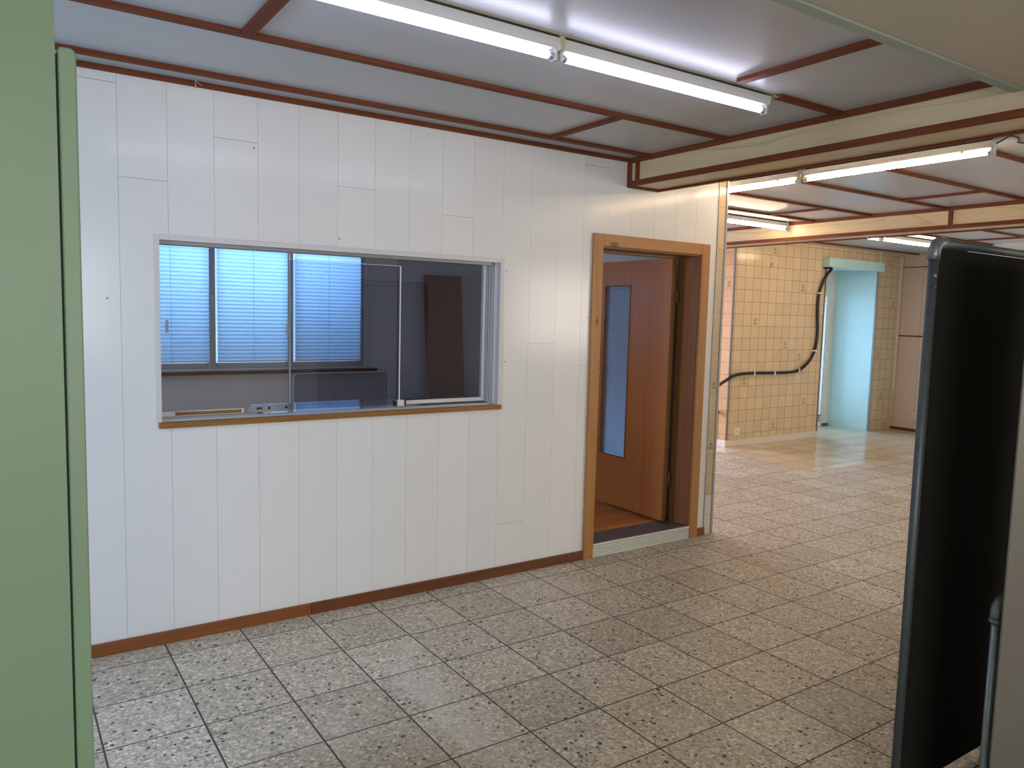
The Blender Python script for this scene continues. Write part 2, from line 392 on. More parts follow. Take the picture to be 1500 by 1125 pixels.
# panelled wall with service window and doorway
def panelled_wall():
    mb = MB()
    WX0, WX1, WZ0, WZ1 = .605, 2.415, 1.005, 1.845
    DX0, DX1, DZ = 3.14, 4.04, 1.985
    # solid core behind the boards (material 1 = joint colour)
    y0, y1 = D+.008, D+.125
    mb.box(-1.7, WX0, y0, y1, 0, ZC, 1); mb.box(WX0, WX1, y0, y1, 0, WZ0, 1); mb.box(WX0, WX1, y0, y1, WZ1, ZC, 1)
    mb.box(WX1, DX0, y0, y1, 0, ZC, 1); mb.box(DX0, DX1, y0, y1, DZ, ZC, 1); mb.box(DX1, 4.262, y0, y1, 0, ZC, 1)
    seams = {-1: [2.470], 0: [2.086], 2: [2.305], 5: [2.153], 8: [2.067], 13: [2.454], 11: [1.375], 10: [.312], -3: [1.2], -5: [1.9]}
    g = .0005
    for k in range(-12, 20):
        a = .461+.1952*k; b = a+.1952
        a = max(a, -1.7); b = min(b, 4.186)
        if b-a < .01: continue
        zs = [0]+sorted(seams.get(k, []))+[ZC]
        for z0, z1 in zip(zs, zs[1:]):
            segs = [(a, b, z0, z1)]
            for (hx0, hx1, hz0, hz1) in ((WX0, WX1, WZ0, WZ1), (DX0, DX1, -.1, DZ)):
                out = []
                for (p, q, r, s) in segs:
                    if q <= hx0 or p >= hx1 or s <= hz0 or r >= hz1: out.append((p, q, r, s)); continue
                    if p < hx0: out.append((p, hx0, r, s))
                    if q > hx1: out.append((hx1, q, r, s))
                    m0, m1 = max(p, hx0), min(q, hx1)
                    if r < hz0: out.append((m0, m1, r, hz0))
                    if s > hz1: out.append((m0, m1, hz1, s))
                segs = out
            for (p, q, r, s) in segs:
                gp = g if abs(p-a) < 1e-6 else 0; gq = g if abs(q-b) < 1e-6 else 0
                gr = g*1.6 if r == z0 and r > 0 else 0; gs = g*1.6 if s == z1 and s < ZC else 0
                mb.box(p+gp, q-gq, D, D+.008, r+gr, s-gs, 0)
    # small nail holes
    for (x, z) in ((.41, 1.57), (2.446, 1.785), (2.451, 1.269), (3.05, 1.535), (1.445, 1.896), (1.03, 2.28), (3.02, 1.24)):
        mb.box(x-.003, x+.003, D-.0006, D, z-.003, z+.003, 2)
    struct('wall_left', mb, [M['board'], M['seam'], M['dark']], 'white laminate panelled wall with a service window and a doorway', 'wall')
panelled_wall()

# tiled strip ending the panelled wall, with its metal profiles
def leafmotif(mb, org, ux, uz, size, m, n=(0, 0, 0)):
    """a fan of leaves over a pot, printed on a wall tile; org = tile centre, ux = direction along the wall"""
    org = Vector(org); ux = Vector(ux)
    def P(u, v): return org+ux*(u*size)+Vector((0, 0, v*size))
    for ang, ln in ((-48, .30), (-24, .40), (0, .46), (22, .40), (46, .32)):
        t = math.radians(ang); d = (math.sin(t), math.cos(t)); nn = (d[1], -d[0]); w = .030
        b = (0.02*ang/48, -.12)
        q = [b, (b[0]+d[0]*ln*.5+nn[0]*w, b[1]+d[1]*ln*.5+nn[1]*w), (b[0]+d[0]*ln, b[1]+d[1]*ln), (b[0]+d[0]*ln*.5-nn[0]*w, b[1]+d[1]*ln*.5-nn[1]*w)]
        mb.add([P(*k) for k in q], [(0, 1, 2, 3)], m)
    for i in range(7):
        a = -.22+i*.07; mb.add([P(a, -.36), P(a+.045, -.37), P(a+.05, -.18-.03*(i % 2)), P(a+.01, -.16)], [(0, 1, 2, 3)], m)
mb = MB().box(4.190, 4.262, D, D+.008, 0, ZC)
for z in (1.5*.1447+.1447*6, 1.5*.1447+.1447*3): pass
for z in (7.5*.1447, 4.5*.1447): leafmotif(mb, (4.226, D-.0008, z), (1, 0, 0), 1, .088, 1)
struct('wall_end', mb, [M['tiles'], M['motif']], 'narrow strip of beige tiles at the free end of the panelled wall', 'wall')
struct('trim_1', box(4.262, 4.280, D-.006, D+.131, 0, ZC), M['aludk'], 'upright grey metal corner profile at the end of panelled wall', 'trim')
struct('trim_2', box(4.184, 4.191, D-.005, D+.008, 0, ZC), M['aludk'], 'thin upright metal strip between white boards and beige tile strip', 'trim')
struct('wall_office_side', box(4.12, 4.262, D+.126, 8.9, 0, ZC), M['pale'], 'side wall of the office behind the doorway', 'wall')

# baseboards
struct('baseboard_left', MB().box(-1.7, 1.30, D-.015, D, 0, .058), M['base'], 'orange-brown baseboard along white wall, left length', 'baseboard', .002)
struct('baseboard_middle', MB().box(1.302, 3.068, D-.015, D, 0, .058), M['based'], 'darker brown baseboard along white wall up to the doorway', 'baseboard', .002)
struct('baseboard_right', MB().box(4.108, 4.188, D-.015, D, 0, .058), M['base'], 'short brown baseboard piece right of the doorway', 'baseboard', .002)

# ceilings
struct('ceiling', box(-1.8, 11.2, -3.6, 9.2, ZC, ZC+.1), M['ceil'], 'grey-white panel ceiling divided by brown laths', 'ceiling')
struct('ceiling_near', box(-1.7, 3.325, -3.0, 1.456, 2.462, ZC), M['ceilnear'], 'beige lowered ceiling over the near bay, top right', 'ceiling')
struct('trim_3', box(-1.7, 3.325, 1.456, 1.498, 2.455, ZC), M['greytrim'], 'grey-green edge strip of the lowered beige ceiling', 'trim')

# ceiling laths
TN = [4]
def lath(x0, x1, y0, y1, label, t=.017, z=None):
    z = ZC if z is None else z
    m = M['redx'] if abs(x1-x0) > abs(y1-y0) else M['redy']
    struct('trim_%d' % TN[0], box(x0, x1, y0, y1, z-t, z), m, label, 'trim', .002); TN[0] += 1
lath(-1.7, 3.33, D-.022, D, 'brown lath along the top edge of the white wall', .022)
lath(-1.7, 3.33, 3.50, 3.54, 'long brown ceiling lath nearest the white wall')
lath(-1.7, 3.33, 2.905, 2.945, 'long brown ceiling lath running between white wall and twin lamps')
lath(2.885, 3.33, 2.225, 2.265, 'short brown ceiling lath from lamp end to the beam')
lath(.765, .81, 1.52, 2.905, 'brown cross lath at the top left of the ceiling')
lath(2.575, 2.61, 2.945, 3.50, 'short brown cross lath near the beam end above white wall')
lath(2.555, 2.60, 1.498, 2.20, 'brown cross lath between lamp end and grey-green edge strip')
for y, lab in ((2.19, 'brown lath of hall ceiling starting at the cabled lamp end'), (2.83, 'brown lath of hall ceiling, second from the lowered ceiling'), (3.46, 'brown lath of hall ceiling, third, passing over the lamp joint'),
               (4.12, 'brown lath of hall ceiling, fourth, behind the wall-end corner'), (4.72, 'brown lath of hall ceiling beside the short far lamp'), (5.38, 'brown hall ceiling lath deepest towards the tiled wall')):
    lath(4.46, 6.68, y-.018, y+.018, lab)
lath(4.335, 4.352, 2.02, 4.45, 'thin pale mounting strip above the battens beyond the beam', .012)
bpy.data.objects['trim_%d' % (TN[0]-1)].data.materials[0] = M['offwhite']
lath(6.01, 6.045, 2.848, 3.442, 'short cross lath of hall ceiling, nearer one')
lath(6.01, 6.045, 4.138, 4.702, 'short cross lath of hall ceiling, farther one')
for y, lab in ((4.62, 'brown lath beyond the second beam, nearer the tiled wall'), (3.98, 'brown lath beyond the second beam, farther from the tiled wall'), (5.25, 'brown lath beyond second beam beside the far lamps'), (5.95, 'brown lath beyond second beam above the blue lintel')):
    lath(6.97, 10.9, y-.018, y+.018, lab)
lath(9.43, 9.465, 3.998, 4.602, 'short cross lath beyond the second beam')

# boxed beams
def beam(x0, x1, y0, y1, zb, name, label, uprights):
    t = thing(name, label, 'beam', ((x0+x1)/2, (y0+y1)/2, zb), kind='structure')
    part('cladding', box(x0, x1, y0, y1, zb+.002, ZC), M['cream'], t)
    part('lath', box(x0-.010, x0, y0, y1, ZC-.032, ZC), M['redy'], t, .002)
    part('lath', box(x0-.010, x0+.004, y0, y1, zb-.006, zb+.028), M['redy'], t, .002)
    part('lath', box(x1-.022, x1+.006, y0, y1, zb-.010, zb+.02), M['redy'], t, .002)
    for (a, b) in uprights: part('lath', box(x0-.010, x0, a, b, zb+.028, ZC-.032), M['redz'], t, .002)
    return t
b1 = beam(3.343, 3.60, -3.4, D-.001, 2.362, 'ceiling_beam', 'boxed cream wood-grain beam with red-brown edge laths, nearer one ending at white wall', [(3.668, D-.001), (3.60, 3.632)])
part('lath', box(3.343, 3.60, 3.67, D-.001, 2.352, 2.362), M['redx'], b1, .002)
beam(6.695, 6.96, -3.4, 9.0, 2.352, 'ceiling_beam', 'boxed beam glowing orange-cream deeper in the hall, farther one', [(3.385, 3.422), (1.2, 1.24)])

# enclosing walls of the near bay and the hall
mb = MB(); mb.box(-1.8, -1.7, -3.1, 1.55, 0, ZC); mb.box(-1.8, -1.7, 1.55, D+.1, 0, .85); mb.box(-1.8, -1.7, 1.55, D+.1, 2.12, ZC); mb.box(-1.8, -1.7, 3.1, D+.1, .85, 2.12)
struct('wall_far_left', mb, M['pale'], 'plain pale wall out of frame at the left with a window opening', 'wall')
mb = MB(); mb.box(-1.8, -1.45, -3.1, -3.0, 0, ZC); mb.box(-1.45, 1.25, -3.1, -3.0, 0, .9); mb.box(-1.45, 1.25, -3.1, -3.0, 2.25, ZC); mb.box(1.25, 3.6, -3.1, -3.0, 0, ZC)
struct('wall_behind', mb, M['pale'], 'plain pale wall behind the viewer with a window opening', 'wall')
mb = MB(); mb.box(3.6, 7.45, -3.5, -3.4, 0, ZC); mb.box(7.45, 9.75, -3.5, -3.4, 0, .9); mb.box(7.45, 9.75, -3.5, -3.4, 2.25, ZC); mb.box(9.75, 11.0, -3.5, -3.4, 0, ZC)
struct('wall_hall_near', mb, M['pale'], 'plain pale hall wall behind the viewer to the right', 'wall')
struct('wall_near', box(-1.7, .098, 1.50, 1.556, 0, 2.455), M['green'], 'pale green painted wall panel at the left edge', 'wall')

# open green door leaf seen edge-on
d = thing('door_2', 'pale green door leaf standing open, seen edge-on beside the green wall panel', 'door', (.12, 1.52, 0), kind='structure')
mb = MB(); r = .012; x0, x1 = .1015, .1285
mb.prism([(x0, .008), (x1, .008), (x1, 1.958), (x1-.006, 1.966), (x0+.004, 1.966), (x0, 1.962)], 1, 1.50, 2.32)
part('door_leaf', mb, M['green'], d, .003)
part('dark_gap_strip', box(.0982, .1014, 1.508, 1.54, .01, 1.955), M['dark'], d)  # added dark strip closing the gap, its shade put into the colour

# hall: tiled wall with hose, opening, side walls
mb = MB().box(7.33, 9.13, 6.20, 6.32, 0, ZC)
for (x, z) in ((8.06, 2.414), (8.66, 1.975), (7.76, 1.536), (8.36, 1.243), (8.66, 1.097), (7.611, .804), (8.81, .512), (8.21, .219)):
    kx = math.floor((x-7.536)/.1503); kz = math.floor(z/.1463)
    leafmotif(mb, (7.536+(kx+.5)*.1503, 6.1992, (kz+.5)*.1463), (1, 0, 0), 1, .15, 2)
struct('wall_tiled', mb, [M['tilex'], M['tilex'], M['motif2']], 'beige tiled wall carrying the black hose', 'wall')
mb = MB().box(7.322, 7.33, 6.20, 6.32, 0, ZC).box(7.322, 7.42, 6.32, 9.0, 0, ZC); leafmotif(mb, (7.3212, 6.26, 1.975), (0, 1, 0), 1, .13, 1)
struct('wall_tiled_side', mb, [M['tiley'], M['motif']], 'beige tiled side face, painted orange-lit, left of the hose wall corner', 'wall')
mb = MB().box(10.33, 10.93, 6.20, 6.95, 0, ZC).box(9.13, 10.33, 6.20, 6.32, 2.36, ZC)
for (x, z) in ((10.62, 2.414), (10.77, 1.828), (10.467, 1.097), (10.617, .512), (10.77, .09)):
    kx = math.floor((x-7.536)/.1503); kz = math.floor(z/.1463)
    leafmotif(mb, (7.536+(kx+.5)*.1503, 6.1992, (kz+.5)*.1463), (1, 0, 0), 1, .15, 2)
struct('wall_tiled_right', mb, [M['tilex'], M['tilex'], M['motif2']], 'beige tiled wall pier right of and above the blue opening', 'wall')
struct('trim_%d' % TN[0], box(7.315, 7.345, 6.185, 6.2, .08, ZC), M['cornerprof'], 'upright grey metal corner profile of the hose wall', 'trim'); TN[0] += 1
struct('trim_%d' % TN[0], box(9.118, 9.135, 6.188, 6.2, .08, 2.25), M['cornerprof'], 'upright dark metal edge strip left of the blue opening', 'trim'); TN[0] += 1
struct('trim_%d' % TN[0], MB().box(10.322, 10.345, 6.186, 6.2, 0, 2.25), M['aludk'], 'upright metal edge strip right of the blue opening', 'trim'); TN[0] += 1
struct('trim_%d' % TN[0], MB().box(10.335, 10.375, 6.18, 6.2, 2.25, ZC), M['skirt'], 'white upright strip above right corner of the blue opening', 'trim'); TN[0] += 1
struct('baseboard_hall', MB().box(7.30, 9.14, 6.182, 6.2, 0, .078).box(7.304, 7.322, 6.2, 8.9, 0, .078), M['skirt'], 'cream-white skirting below the hose wall', 'baseboard', .002)
mb = MB().box(10.93, 11.05, 4.9, 6.95, 0, ZC)
struct('wall_right', mb, M['pink'], 'pinkish beige panelled wall at the far right of the hall', 'wall')
struct('wall_right_pier', MB().box(10.1, 11.05, -3.5, 4.9, 0, ZC), M['offwhite'], 'pale wall right of the hall behind the black board', 'wall')
struct('trim_%d' % TN[0], box(10.922, 10.93, 4.9, 6.2, 1.355, 1.375), M['redx'], 'thin reddish rail across the pinkish wall', 'trim'); TN[0] += 1
struct('trim_%d' % TN[0], box(10.922, 10.93, 4.9, 6.2, 2.34, 2.352), M['redx'], 'thin dark rail high on the pinkish wall', 'trim'); TN[0] += 1
struct('baseboard_right_hall', box(10.916, 10.93, 4.9, 6.2, 0, .04), M['based'], 'thin brown skirting below the pinkish wall', 'baseboard')

# blue passage
struct('wall_blue', box(10.318, 10.33, 6.204, 6.83, 0, 2.36), M['teal'], 'pale turquoise side panel inside the opening', 'wall')
mb = MB().box(10.175, 10.318, 6.83, 6.95, 0, 1.95).box(9.13, 10.318, 6.83, 6.95, 1.95, 2.36)
struct('wall_passage', mb, M['offwhite'], 'off-white rear wall of the passage beside the bright glass door', 'wall')
struct('ceiling_passage', box(9.13, 10.318, 6.32, 6.83, 2.28, 2.36), M['teal'], 'turquoise underside at the top of the passage', 'ceiling')
struct('wall_passage_left', box(9.01, 9.13, 6.32, 6.95, 0, ZC), M['teal'], 'left side of the passage behind the hose wall', 'wall')
struct('baseboard_passage', box(10.18, 10.318, 6.818, 6.83, 0, .035), M['based'], 'thin brown skirting at the back of the passage', 'baseboard')
struct('trim_%d' % TN[0], box(9.05, 10.325, 6.10, 6.2, 2.255, 2.375), M['teal'], 'pale turquoise lintel box above the passage opening', 'trim', .004); TN[0] += 1
d = thing('door_3', 'bright glass door in a white frame at the back of the passage', 'door', (9.63, 6.86, 0), kind='structure')
mb = MB().box(9.13, 9.18, 6.85, 6.9, 0, 1.95).box(10.155, 10.175, 6.85, 6.9, 0, 1.95).box(9.18, 10.155, 6.85, 6.9, 1.90, 1.95).box(9.18, 10.155, 6.85, 6.9, 0, .05)
part('door_frame', mb, M['white'], d)
part('glass_pane', box(9.18, 10.155, 6.872, 6.878, .05, 1.90), M['glass'], d)
mb = MB()
for i in range(5): mb.box(9.98+i*.035, 9.992+i*.035, 6.84, 6.85, .06, .15)
mb.box(9.96, 10.15, 6.838, 6.85, .15, .165)
part('grille', mb, M['galv'], d)
struct('wall_corridor_end', MB().box(4.262, 4.6, 8.9, 9.0, 0, ZC).box(6.8, 7.33, 8.9, 9.0, 0, ZC).box(4.6, 6.8, 8.9, 9.0, 0, .5).box(4.6, 6.8, 8.9, 9.0, 2.2, ZC), M['pale'], 'far end wall of the side corridor with a window opening', 'wall')

# ------------------------------------------------------------------ office behind the panelled wall
struct('floor_office', box(-1.7, 4.12, 3.885, 6.4, 0, .085), M['parquet'], 'orange parquet floor of the office, raised behind the doorway', 'floor')
mb = MB().box(-1.7, .80, 6.4, 6.52, 0, ZC).box(2.725, 4.12, 6.4, 6.52, 0, ZC).box(.80, 2.725, 6.4, 6.52, 0, 1.05).box(.80, 2.725, 6.4, 6.52, 2.085, ZC)
struct('wall_office_rear', mb, M['gloom'], 'grey rear wall of the office behind the service window', 'wall')
struct('wall_office_left', MB().box(-1.8, -1.7, D+.126, 4.5, 0, ZC).box(-1.8, -1.7, 5.9, 6.52, 0, ZC).box(-1.8, -1.7, 4.5, 5.9, 0, .95).box(-1.8, -1.7, 4.5, 5.9, 2.25, ZC), M['gloom'], 'left wall of the office, out of sight', 'wall')
struct('trim_%d' % TN[0], box(2.73, 4.11, 6.385, 6.4, 1.77, 1.795), M['gloom'], 'narrow rail across the office rear wall behind the brown board', 'trim'); TN[0] += 1

# office window: frame, mullions, sashes, glass, sill
wn = thing('window_2', 'three-part office window with grey frame behind the blue blinds', 'window', (1.76, 6.46, 1.05), kind='structure')
part('window_frame', MB().box(.80, 2.725, 6.40, 6.47, 1.05, 1.095).box(.80, 2.725, 6.40, 6.47, 2.045, 2.085).box(.80, .845, 6.40, 6.47, 1.095, 2.045).box(2.69, 2.725, 6.40, 6.47, 1.095, 2.045), M['aludk'], wn, .003)
for x in (1.443, 2.066): part('mullion', box(x-.024, x+.024, 6.385, 6.46, 1.05, 2.085), M['aludk'], wn, .003)
for a, b in ((.845, 1.419), (1.467, 2.042), (2.09, 2.69)): part('glass_pane', box(a, b, 6.44, 6.446, 1.095, 2.045), M['glass'], wn)
for x, z in ((1.443, 1.60), (2.066, 1.60)):
    h = MB().box(x-.013, x+.013, 6.375, 6.385, z-.03, z+.045).box(x-.009, x+.009, 6.352, 6.375, z+.01, z+.028).box(x-.009, x+.009, 6.345, 6.357, z-.10, z+.03)
    part('window_handle', h, M['aludk'], wn, .002)
part('window_sill', box(.7, 2.82, 6.31, 6.4, 1.008, 1.034), M['darksill'], wn, .003)

def blind(x0, x1, label):
    t = thing('pleated_blind', label, 'blind', ((x0+x1)/2, 6.36, 1.107), 'blue pleated blinds in the office window')
    mb = MB(); z = 1.118; top = 2.022; n = 30; h = (top-z)/n
    for i in range(n):
        z0 = z+i*h; zm = z0+h*.5; z1 = z0+h
        ya, yb = 6.370, 6.346
        mb.add([(x0, ya, z0), (x1, ya, z0), (x1, yb, zm), (x0, yb, zm), (x1, ya, z1), (x0, ya, z1)], [(0, 1, 2, 3), (3, 2, 4, 5)])
    part('fabric', mb, M['blind'], t)
    part('bottom_rail', box(x0, x1, 6.348, 6.370, 1.104, 1.118), M['alulight'], t)
    part('top_rail', box(x0, x1, 6.346, 6.372, 2.022, 2.044), M['alulight'], t)
    xm = (x0+x1)/2
    part('cord', MB().tube([(xm, 6.345, 1.10), (xm, 6.345, 2.03)], .0013, 6), M['aludk'], t)
    return t
bl = [blind(.853, 1.412, 'blue-lit pleated blind on the left sash of office window'), blind(1.475, 2.034, 'blue-lit pleated blind on the middle sash of office window'), blind(2.098, 2.677, 'blue-lit pleated blind on the right sash of office window, nearest brown board')]
part('blind_handle', box(1.09, 1.112, 6.335, 6.345, 1.335, 1.43), M['alulight'], bl[0]); part('blind_handle', box(2.015, 2.035, 6.335, 6.345, 1.325, 1.42), M['alulight'], bl[1])

# desk by the service window, with a round-cornered back board
dk = thing('office_desk', 'white-topped desk behind the service window reflecting the blinds', 'desk', (1.78, 4.6, .085))
part('desk_top', box(1.305, 2.25, 4.36, 4.80, .928, .950), M['table'], dk, .003)
for x in (1.35, 2.205):
    for y in (4.40, 4.76): part('leg', box(x-.02, x+.02, y-.02, y+.02, .085, .928), M['aludk'], dk)
def rrect(x0, x1, z0, z1, r):
    p = [(x0, z0), (x1, z0)]
    for i in range(7): a = math.radians(i*15); p.append((x1-r+r*math.cos(a), z1-r+r*math.sin(a)))
    for i in range(7): a = math.radians(90+i*15); p.append((x0+r+r*math.cos(a), z1-r+r*math.sin(a)))
    return p
bb = thing('acrylic_screen', 'clear panel with a rounded pale rim standing at the back of office desk', 'screen', (1.9, 4.79, .950))
rp = [(2.2205, .952)]+[q for q in rrect(1.570, 2.2205, .951, 1.1355, .030)][2:]+[(1.570, .952)]
part('rim', MB().tube([(q[0], 4.791, q[1]) for q in rp], .0028, 8), M['rim'], bb)
part('clear_sheet', MB().prism(rrect(1.5725, 2.2175, .951, 1.1325, .027), 1, 4.789, 4.793), M['glassdim'], bb)
cb = thing('low_cabinet', 'grey low cabinet top under the leaning brown board', 'cabinet', (3.5, 6.2, .085))
part('body', box(2.95, 4.0, 6.03, 6.37, .085, .725), M['gloom'], cb, .003); part('cabinet_top', box(2.93, 4.02, 6.01, 6.38, .725, .745), M['greyboard'], cb, .003)
tag(MB().prism([(3.345, .747), (3.735, .747), (3.672, 1.882), (3.282, 1.876)], 1, 6.335, 6.358).build('wooden_board', M['brown'], None, .002, (3.5, 6.35, .747)),
    'brown veneered board leaning on the grey office wall right of the blinds', 'board')

# ------------------------------------------------------------------ service window in the white wall
wn = thing('window_1', 'sliding-glass service window with aluminium frame in the white wall', 'window', (1.51, 3.76, .997), kind='structure')
fr = MB()
fr.box(.593, .617, D-.006, D+.004, 1.023, 1.857).box(2.403, 2.427, D-.006, D+.004, .997, 1.857).box(.617, 2.403, D-.006, D+.004, 1.832, 1.857)
part('window_frame', fr, M['alulight'], wn, .001)
rv = MB().box(.605, .612, D+.004, D+.124, 1.005, 1.845).box(2.405, 2.415, D+.004, D+.124, 1.005, 1.845).box(.612, 2.405, D+.004, D+.124, 1.836, 1.845)
part('reveal_lining', rv, M['alu'], wn)
for y in (D+.034, D+.060, D+.086, D+.112): part('side_channel', box(2.388, 2.405, y, y+.004, 1.03, 1.836), M['alulight'], wn)
for y in (D+.034, D+.060, D+.086, D+.112): part('top_channel', box(.612, 2.388, y, y+.004, 1.818, 1.836), M['aludk'], wn)
part('bottom_track', MB().box(.612, 2.405, D+.014, D+.124, 1.008, 1.016).box(.612, 2.405, D+.034, D+.038, 1.016, 1.028).box(.612, 2.405, D+.060, D+.064, 1.016, 1.028).box(.612, 2.405, D+.086, D+.090, 1.016, 1.028), M['alu'], wn)
part('window_sill', MB().box(.602, 2.422, D-.020, D+.014, .997, 1.023).box(.612, 2.4, D+.014, D+.124, .99, 1.008), M['sillwood'], wn, .003)
def pane(x0, x1, y, z0, z1, m='glass'):
    mb = MB(); mb.box(x0, x1, y, y+.005, z0, z1, 0)
    e = .003
    mb.box(x1, x1+.006, y-.0005, y+.0055, z0, z1, 1)
    if z1 < 1.8: mb.box(x0, x1, y-.0005, y+.0055, z1, z1+.002, 1)
    return part('glass_pane', mb, [M[m], M['glassedge']], wn)
pane(.614, 1.225, D+.100, 1.058, 1.832)
part('pane_rail', MB().box(.614, 1.0, D+.094, D+.112, 1.036, 1.058, 0).box(.69, .99, D+.0935, D+.094, 1.038, 1.054, 1), [M['alulight'], M['sillwood']], wn)
mb = MB().box(1.03, 1.235, D+.088, D+.116, 1.036, 1.068, 0)
for x in (1.06, 1.075, 1.115, 1.20): mb.box(x, x+.012, D+.0872, D+.088, 1.048, 1.060, 1)
part('pane_carrier', mb, [M['aludk'], M['black']], wn, .002)
pane(1.205, 1.802, D+.048, 1.046, 1.782, 'glassdim')
part('pane_clip', MB().box(1.775, 1.79, D+.040, D+.062, 1.038, 1.066, 1).box(1.79, 1.83, D+.038, D+.064, 1.038, 1.07, 0).box(1.83, 1.842, D+.040, D+.062, 1.038, 1.066, 1), [M['offwhite'], M['black']], wn)
pane(1.80, 2.335, D+.074, 1.062, 1.832, 'glassdim')
part('pane_rail', box(1.84, 2.335, D+.068, D+.086, 1.042, 1.062), M['offwhite'], wn)
part('lock_stud', MB().tube([(2.36, D+.03, 1.40), (2.36, D+.024, 1.40)], .006, 10), M['aludk'], wn)
part('end_upright', box(2.335, 2.352, D+.066, D+.088, 1.042, 1.832), M['alulight'], wn)

# ------------------------------------------------------------------ doorway with pine frame and open door
d = thing('door_1', 'open orange veneer door with ribbed glass strip in a knotty pine frame', 'door', (3.59, 3.78, 0), kind='structure')
part('frame_upright', box(3.072, 3.150, D-.018, D+.0, 0, 2.052), M['pinez'], d, .002)
part('frame_upright', box(4.032, 4.108, D-.018, D+.0, 0, 2.052), M['pinez'], d, .002)
part('frame_head', box(3.150, 4.032, D-.018, D+.0, 1.978, 2.052), M['pinex'], d, .002)
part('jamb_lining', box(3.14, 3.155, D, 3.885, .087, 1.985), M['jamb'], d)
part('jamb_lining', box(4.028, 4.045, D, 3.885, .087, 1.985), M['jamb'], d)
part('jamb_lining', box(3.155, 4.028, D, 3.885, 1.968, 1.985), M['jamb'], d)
part('door_stop', MB().box(4.012, 4.028, 3.845, 3.885, .087, 1.968).box(3.155, 3.171, 3.845, 3.885, .087, 1.968).box(3.171, 4.012, 3.845, 3.885, 1.952, 1.968), M['leafedge'], d)
# leaf: a slab along y with a glazed slot
lx0, lx1, ly0, ly1, lz0, lz1 = 3.925, 3.965, 3.86, 4.70, .098, 1.955
gy0, gy1, gz0, gz1 = 4.27, 4.56, .478, 1.778
mb = MB().box(lx0, lx1, ly0+.003, gy0, lz0, lz1).box(lx0, lx1, gy1, ly1, lz0, lz1).box(lx0, lx1, gy0, gy1, lz0, gz0).box(lx0, lx1, gy0, gy1, gz1, lz1)
mb.box(lx0, lx1, ly0, ly0+.003, lz0, lz1, 1)
leaf = part('door_leaf', mb, [M['leaf'], M['leafedge']], d)
part('glass_panel', box(3.943, 3.948, gy0, gy1, gz0, gz1), M['ribbed'], leaf)
part('glazing_bead', MB().box(3.921, 3.93, gy0, gy0+.008, gz0, gz1).box(3.921, 3.93, gy1-.008, gy1, gz0, gz1).box(3.921, 3.93, gy0, gy1, gz0, gz0+.008).box(3.921, 3.93, gy0, gy1, gz1-.008, gz1), M['leafedge'], leaf)
part('door_handle', MB().box(3.918, 3.925, 4.63, 4.67, .98, 1.2).tube([(3.918, 4.65, 1.12), (3.875, 4.65, 1.12), (3.872, 4.53, 1.12)], .008, 8), M['alu'], leaf)
for z in (.35, 1.65): part('hinge', MB().tube([(3.975, 3.855, z), (3.975, 3.855, z+.09)], .006, 8), M['leafedge'], leaf)
st = MB().box(3.150, 4.032, D-.012, 3.885, 0, .083)
struct('door_step', st, M['riser'], 'aluminium step across the foot of the doorway', 'step')
struct('trim_%d' % TN[0], MB().box(3.150, 4.032, D-.006, 3.905, .083, .087), M['tread'], 'studded metal tread on top of the doorway step', 'tread'); TN[0] += 1
struct('trim_%d' % TN[0], MB().box(3.150, 4.032, D-.014, D-.006, .078, .0885), M['alulight'], 'bright nosing edge of the doorway step', 'nosing'); TN[0] += 1

# ------------------------------------------------------------------ fluorescent lamps
def lamp(L, loc, rz, mat, label, group, backing=None):
    """built along local +x from the thing's base, hanging down from local z 0"""
    t = bpy.data.objects.new('fluorescent_lamp', None); C.objects.link(t); t['_o'] = [0, 0, 0]
    tag(t, label, 'lamp', group)
    h = MB(); h.prism([(-.030, -.010), (.030, -.010), (.030, -.030), (.021, -.046), (-.021, -.046), (-.030, -.030)], 0, 0, L)
    part('housing', h, M['housing'], t, .001)
    part('shadow_gap_spacer', MB().box(.02, L-.02, -.012, .012, -.010, 0), M['dark'], t)  # standoff coloured dark to paint the shadow gap above the housing
    tb = MB(); tb.tube([(.030, 0, -.066), (L-.030, 0, -.066)], .013, 16); part('tube', tb, mat, t)
    for a, b in ((.012, .034), (L-.034, L-.012)): part('tube_cap', MB().tube([(a, 0, -.066), (b, 0, -.066)], .0135, 16), M['cap'], t)
    for a, b in ((.001, .014), (L-.014, L-.001)): part('lamp_holder', MB().box(a, b, -.016, .016, -.084, -.040), M['housing'], t, .002)
    part('starter', MB().tube([(.16, .014, -.046), (.16, .014, -.058)], .010, 10), M['white'], t)
    t.location = loc; t.rotation_euler = (0, 0, rz); t['_o'] = list(loc); return t
H = math.pi/2
lamp(1.145, (1.705, 2.285, ZC), 0, M['tubecool'], 'cool white fluorescent batten over the room, right one of the near pair', 'ceiling battens')
lamp(1.16, (.535, 2.285, ZC), 0, M['tubecool'], 'cool white fluorescent batten cut by the top frame edge, left of near pair', 'ceiling battens')
lamp(1.16, (4.42, 2.045, ZC), H, M['tubewarm'], 'lit batten beyond the near beam with a black cable at its end', 'ceiling battens')
lamp(1.16, (4.42, 3.235, ZC), H, M['tubewarm'], 'lit batten beyond the near beam running behind the tiled wall end', 'ceiling battens')
lamp(1.16, (5.50, 5.00, ZC), 0, M['tubewarm'], 'short-looking lit batten ending at the orange-lit far beam', 'ceiling battens')
lamp(1.16, (6.99, 4.90, ZC), 0, M['tubewarm'], 'farthest-row batten beyond second beam, left one mostly behind the beam', 'ceiling battens')
lamp(1.16, (8.19, 4.90, ZC), 0, M['tubewarm'], 'farthest-row batten beyond second beam, ending behind the pipe frame corner', 'ceiling battens')
